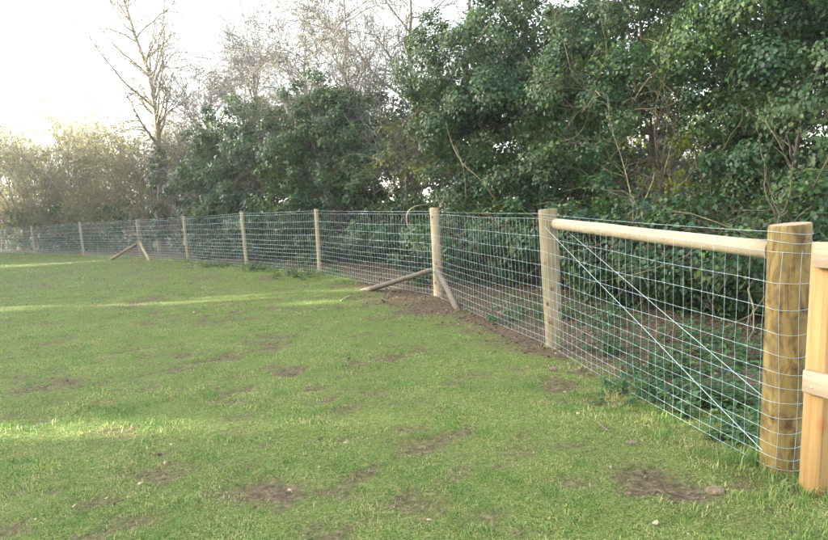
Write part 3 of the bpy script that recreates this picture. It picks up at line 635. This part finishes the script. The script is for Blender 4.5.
for k, (u, Yd, H, ln_, lab) in enumerate([(224, 25.5, 6.0, (-.3, 0), 'bare grey twiggy tree at the left end of the ivy hedge'), (262, 23.5, 6.9, (.2, 0), 'bare twiggy tree behind the leftmost ivy tree'),
                                          (310, 22.0, 7.0, (.3, 0), 'bare twiggy tree over the mid hedge'), (352, 20.0, 7.6, (.2, 0), 'tall bare crown left of the broad ivy tree'), (412, 17.5, 8.2, (.3, 0), 'bare arching branches against the sky beside the broad ivy tree'),
                                          (470, 17.5, 8.2, (.3, 0), 'bare tree behind the top of the broad ivy tree'), (620, 15.5, 7.6, (.3, 0), 'bare tree behind the ivy above the rail')]):
    c = AT(u, 240, Yd); bare_tree('twiggy_tree', lab, c, H, .13, 520 + k, .95, ln_, 'twig', 'twig', (38, 250, 1750, 5600) if k < 5 else (18, 80, 400, 1200), (2.2, 1.35, .8, .45), .16, 0, .08, (.016, .011, .007, .0054), group='bare trees behind the hedge')

# --- olive hawthorn hedge on the left
def thorn_bush(label, base, H, wid, seed, nt=2600, leaf=4400, ivy=0, name='hawthorn_bush'):
    g = np.random.default_rng(seed); base = np.array([base[0], base[1], 0.0]); root = thing(name, label, 'bush', tuple(base), 'olive bushes of the far hedge')
    n = 22; st = np.stack([g.normal(0, wid * .22, n), g.normal(0, .5, n), np.full(n, -.1)], 1); en = np.stack([g.normal(0, wid * .58, n), g.normal(0, .9, n), H * g.uniform(.6, 1.02, n)], 1)
    A = np.array([curve(s, e, 10, .22, g) for s, e in zip(st, en)]); RA = np.linspace(1, .2, 10)[None] * g.uniform(.025, .06, n)[:, None]
    for a_, r_ in zip(A, RA): V, F = tubes(a_[None], r_[None], 5); link('stem', raw_mesh('stem', V, F, None, True, [M['branch_olive']]), root)
    B, RB = spawn(A, RA, 260, .1, 1, .85, 1.2, 6, .25, .06, g=g, minr=.010); Cc, RC = spawn(B, RB, nt, .1, 1, .8, .8, 3, .3, .06, g=g, minr=.0075); D, RD = spawn(Cc, RC, int(nt * 1.8), .2, 1, .8, .45, 2, .3, .08, g=g, minr=.006)
    V, F = merge([tubes(B, RB, 4), tubes(Cc, RC, 3), tubes(D, RD, 3)]); q = link('twigs', raw_mesh('twigs', V, F, None, False, [M['twig_olive']]), root); q['kind'] = 'stuff'
    i = g.integers(0, len(D), leaf); P = D[i, g.integers(0, 2, leaf)]; V, F, rd = leaves(P, g.normal(size=(leaf, 3)) + [0, -.3, .6], g.normal(size=(leaf, 3)), g.uniform(.05, .12, leaf), 'kite', g)
    q = link('buds', raw_mesh('buds', V, F, {'rnd': rd}, False, [M['haw_leaf']]), root); q['kind'] = 'stuff'
    if ivy:
        p = np.stack([g.normal(0, wid * .35, ivy), g.normal(-.4, .4, ivy), g.uniform(.2, 2.2, ivy)], 1); d = unit(np.stack([g.normal(size=ivy), -np.ones(ivy), g.normal(size=ivy)], 1))
        V, F, rd = clump_leaves(p, d, 30, np.full(ivy, .35), .13, g); q = link('ivy', raw_mesh('ivy', V, F, {'rnd': rd}, False, [M['ivy']]), root); q['kind'] = 'stuff'
    return root
haw = [(188, 28.0, 5.0, 2.2, 8, 'sunny olive bush just right of the tall bare tree trunk'), (140, 29.0, 5.7, 2.6, 45, 'olive bush behind the far strainer post with struts'), (108, 31.5, 6.2, 2.6, 55, 'olive bush between the far strainer and the next thin post'),
       (78, 33.5, 6.5, 2.8, 60, 'olive bush behind the second thin post from the left edge'), (45, 36.0, 6.8, 3.0, 60, 'olive bush left of the second thin post, under the sapling'), (15, 38.5, 7.0, 3.0, 60, 'olive bush behind the leftmost thin posts'),
       (-20, 42, 7.2, 3.4, 40, 'olive bush cut by the left edge of the picture')]
for k, (u, Yd, H, wd, iv, lab) in enumerate(haw): thorn_bush(lab, AT(u, 245, Yd), H, wd, 600 + k, ivy=iv)

# --- the field's other side: tall evergreens that keep the low sun off the lawn, with three gaps
def sun_at(p, x):
    t = (x - p[0]) / sdir[0]; return (x, p[1] + sdir[1] * t, p[2] + sdir[2] * t)
gaps = []
for (uv, ry, rz) in (((262, 296), .6, .42), ((-45, 438), .45, .5), ((50, 263.8), .9, .5)):
    for gx in (-30, -27, -24): gaps.append((sun_at(G(*uv), gx), (3.2, ry, rz)))
for k, (yy, ht) in enumerate(((-15, 1), (-9, 1), (-3, 1), (3, 1), (9.5, 1), (16.5, 1), (21, .85), (27.5, .66), (31.5, .56))):
    ivy_tree('evergreen_tree', 'tall dense evergreen shading the lawn on the open left side', 'tree', (-27, yy), [((-27, yy, 2.6 * ht), (2.6, 4.2, 2.8 * ht)), ((-27, yy + .8, 6.2 * ht), (2.4, 4.0, 2.8 * ht)), ((-27, yy - .6, 9.0 * ht), (2.0, 3.6, 2.4 * ht))],
             700 + k, 1.1, 22, .48, 'kite', bare_branch=0, trunk_r=.3, tw=60, group='evergreens along the left side of the field', clump_r=.7, cut=gaps)

# --- nettles and low plants at the foot of the fence
def nettle(label, u, v, n, spread, h, seed, size=.055):
    g = np.random.default_rng(seed); c = G(u, v); root = thing('nettle_plant', label, 'plant', (c[0], c[1], 0), 'leafy weeds at the foot of the fence')
    st = np.stack([g.normal(0, spread, n), g.normal(0, spread, n), np.zeros(n)], 1); st[:, 2] = ground_z(st[:, 0] + c[0], st[:, 1] + c[1]) - .01
    hh = h * g.uniform(.45, 1.15, n); K = 6; d = unit(np.stack([g.normal(0, .28, n), g.normal(0, .28, n), np.ones(n)], 1)); P = np.empty((n, K, 3)); P[:, 0] = st
    for k in range(1, K): d = unit(d + g.normal(size=(n, 3)) * .1); P[:, k] = P[:, k - 1] + d * (hh / (K - 1))[:, None]
    V, F = tubes(P, np.full((n, K), .0022) * np.linspace(1, .5, K), 4); q = link('stems', raw_mesh('stems', V, F, None, True, [M['nettle']], ), root); q['kind'] = 'stuff'
    LP, LN, LT, LS = [], [], [], []
    for k in range(1, K):
        for s in (0, PI / 2, PI, 3 * PI / 2):
            if (k % 2 == 0) == (s in (0, PI)) and k < K - 1: continue
            a = s + g.normal(0, .35, n); t = np.stack([np.cos(a), np.sin(a), g.uniform(-.5, .15, n)], 1)
            LP.append(P[:, k] + t * .006); LT.append(t); LN.append(np.array([0, 0, 1.0]) + t * .25 + g.normal(size=(n, 3)) * .15); LS.append(size * g.uniform(.6, 1.25, n) * (1.15 - .09 * k))
    V, F, rd = leaves(np.concatenate(LP), np.concatenate(LN), np.concatenate(LT), np.concatenate(LS), 'ivy', g, .85)
    q = link('leaves', raw_mesh('leaves', V, F, {'rnd': rd}, False, [M['nettle']]), root); q['kind'] = 'stuff'
for k, a in enumerate([('nettles spreading below the middle of the brace wires', 690, 400, 46, .20, .26), ('nettles close behind the thick end post', 742, 408, 40, .15, .28), ('nettle clump behind the crossing brace wires', 665, 372, 34, .20, .22),
                       ('tall nettle by the foot of the weathered strainer post', 612, 352, 20, .13, .40), ('dark weeds behind the netting right of the soil bank', 730, 366, 40, .26, .24), ('weeds at the hedge foot behind the right end of rail', 758, 352, 36, .30, .3),
                       ('low weeds in the grass under the netting', 640, 388, 26, .13, .14), ('weeds beside the thick end post outside the netting', 748, 440, 24, .10, .12),
                       ('broad weeds along the soil bank behind the braced panel', 700, 345, 50, .38, .30), ('weeds at the hedge foot behind the weathered strainer', 590, 322, 40, .32, .30), ('weeds behind the netting half way to the bend post', 530, 316, 34, .30, .28), ('small weed behind the netting left of the weathered strainer', 505, 322, 12, .12, .2), ('weed clump at the base of the first thin post after the bend', 296, 276, 30, .35, .26), ('weed clump at the base of the second thin post', 262, 270, 30, .4, .26), ('weed clump under the netting beyond the second thin post', 222, 266, 26, .4, .22)]):
    nettle(*a, seed=800 + k, size=.055 if a[2] > 300 else .075)

# --- dead branches and stones
def stick(name, label, pts, r0, r1, mat, cat='branch', seed=0):
    g = np.random.default_rng(seed); pts = np.array(pts); K = 16; t = np.linspace(0, len(pts) - 1, K); P = np.stack([np.interp(t, np.arange(len(pts)), pts[:, c]) for c in range(3)], 1)
    for _ in range(2): P[1:-1] = (P[:-2] + 2 * P[1:-1] + P[2:]) / 4
    o_ = P[0].copy(); V, F = tubes((P - o_)[None], np.linspace(r0, r1, K)[None] * (1 + g.normal(0, .05, K)), 7, True)
    q = link(name, raw_mesh(name, V, F, None, True, [mat]), None, o_); tag(q, label, cat); return q
Yb = 11.6
stick('dead_branch', 'curved bare branch arching behind the netting left of the bend', [AT(437, 256, Yb), AT(425, 247, Yb), AT(413, 236, Yb), AT(405, 222, Yb), AT(407, 211, Yb), AT(416, 205, Yb), AT(427, 205, Yb + .3)], .016, .010, M['bark_light'])
stick('dead_branch', 'long bare stem sloping in the hedge above the bend', [AT(505, 215, 11.3), AT(490, 192, 11.2), AT(478, 176, 11.2), AT(462, 165, 11.3), AT(450, 140, 11.6), AT(446, 122, 11.8)], .013, .007, M['branch_olive'], seed=2)
stick('dead_branch', 'upright bare stem in the hedge right of the bend post', [AT(466, 200, 11.4), AT(465, 180, 11.3), AT(463, 165, 11.3), AT(455, 145, 11.5)], .008, .005, M['branch_olive'], seed=3)
stick('fallen_stick', 'short pale stick lying on the lawn near the strut', [G(341, 302), G(346, 299), G(351, 296.8)] + np.array([0, 0, .02]), .014, .010, M['rail'], 'stick')
stick('fallen_stick', 'thin dark twig lying in the grass below the brace wires', [G(598, 424), G(603, 429), G(611, 434)] + np.array([0, 0, .012]), .006, .004, M['bark'], 'stick')
def stone(label, u, v, s, seed, mat='stone', name='stone'):
    g = np.random.default_rng(seed); c = G(u, v); me = bpy.data.meshes.new(name); import bmesh
    bm = bmesh.new(); bmesh.ops.create_icosphere(bm, subdivisions=2, radius=1)
    for vt in bm.verts:
        k = 1 + .22 * math.sin(vt.co.x * 3 + seed) * math.cos(vt.co.y * 4 + seed) + g.normal(0, .06); vt.co = Vector((vt.co.x * s[0] * k, vt.co.y * s[1] * k, vt.co.z * s[2] * k))
    bm.to_mesh(me); bm.free(); me.materials.append(M[mat]); o_ = link(name, me, None, (c[0], c[1], float(ground_z(c[0:1], c[1:2])[0]) + s[2] * .4)); tag(o_, label, 'stone'); return o_
stone('tan clod lying in the grass right of the twig', 632, 444, (.032, .025, .014), 1); stone('small orange stone at the foot of the netting', 622, 404, (.018, .016, .013), 2)
stone('flat tan stone beside the small orange one', 614, 405, (.03, .02, .012), 3); stone('pale clod on the soil bank behind the brace wires', 700, 352, (.07, .05, .05), 4)
stone('tan clod at the right rim of the bare patch', 716, 492, (.045, .04, .018), 5); stone('dark clod on the soil strip edge', 553, 369, (.04, .03, .02), 6)
# --- fallen leaves
spots = [(36, 523), (42, 527), (75, 509), (57, 511), (171, 448), (184, 441), (108, 500), (255, 512), (290, 490), (345, 446), (403, 394), (345, 434), (535, 412), (578, 415), (498, 450), (549, 536), (430, 525), (409, 460), (560, 380), (672, 502), (718, 510), (688, 538), (655, 527),
         (770, 512), (165, 466), (147, 452), (140, 488), (312, 340), (228, 375), (380, 345), (420, 330), (470, 360), (500, 385), (460, 420), (300, 420), (90, 410), (60, 470), (200, 500), (320, 470), (590, 500), (610, 470), (110, 350), (40, 330), (260, 330)]
g = np.random.default_rng(5); lv = []
for k in range(4):
    V, F, rd = leaves(np.array([[0, -.5, 0]]), np.array([[.1, 0, 1.0]]), np.array([[0, 1.0, .1 * k]]), np.array([1.0]), 'ivy', g, .6 + .1 * k); V[:, 2] += .25 * V[:, 0] ** 2 + .05 * k * V[:, 1]
    lv.append(raw_mesh('fallen_leaf', V, F, {'rnd': rd}, False, [M['pale_leaf'] if k < 3 else M['litter']]))
for k, (u, v) in enumerate(spots):
    c = G(u, v); o_ = link('fallen_leaf', lv[k % 4], None, (c[0], c[1], float(ground_z(c[0:1], c[1:2])[0]) + .014)); s = g.uniform(.020, .034); o_.scale = (s, s, s); o_.rotation_euler = (g.normal(0, .35), g.normal(0, .35), g.uniform(0, 6.28))
    tag(o_, 'small dry fallen leaf lying on the lawn', 'leaf', 'fallen leaves scattered over the lawn')

# ------------------------------------------------------------------ haze, added for the lens glare over the far hedge
V, F = box(4400, 5200, 18, .5); V[:, 2] -= 1.2; V[:, 1] += 900
m = bpy.data.materials.new('haze'); m.use_nodes = True; m.node_tree.nodes.clear(); o_ = m.node_tree.nodes.new('ShaderNodeOutputMaterial'); pv = m.node_tree.nodes.new('ShaderNodeVolumePrincipled')
pv.inputs['Color'].default_value = (.95, .96, .95, 1); pv.inputs['Density'].default_value = .0016; pv.inputs['Anisotropy'].default_value = .6; m.node_tree.links.new(pv.outputs[0], o_.inputs['Volume'])
hz = link('haze', raw_mesh('haze', V, F, None, False, [m])); tag(hz, 'pale haze added for lens glare over the far hedge', 'haze', kind='stuff')
S.cycles.volume_bounces = 0
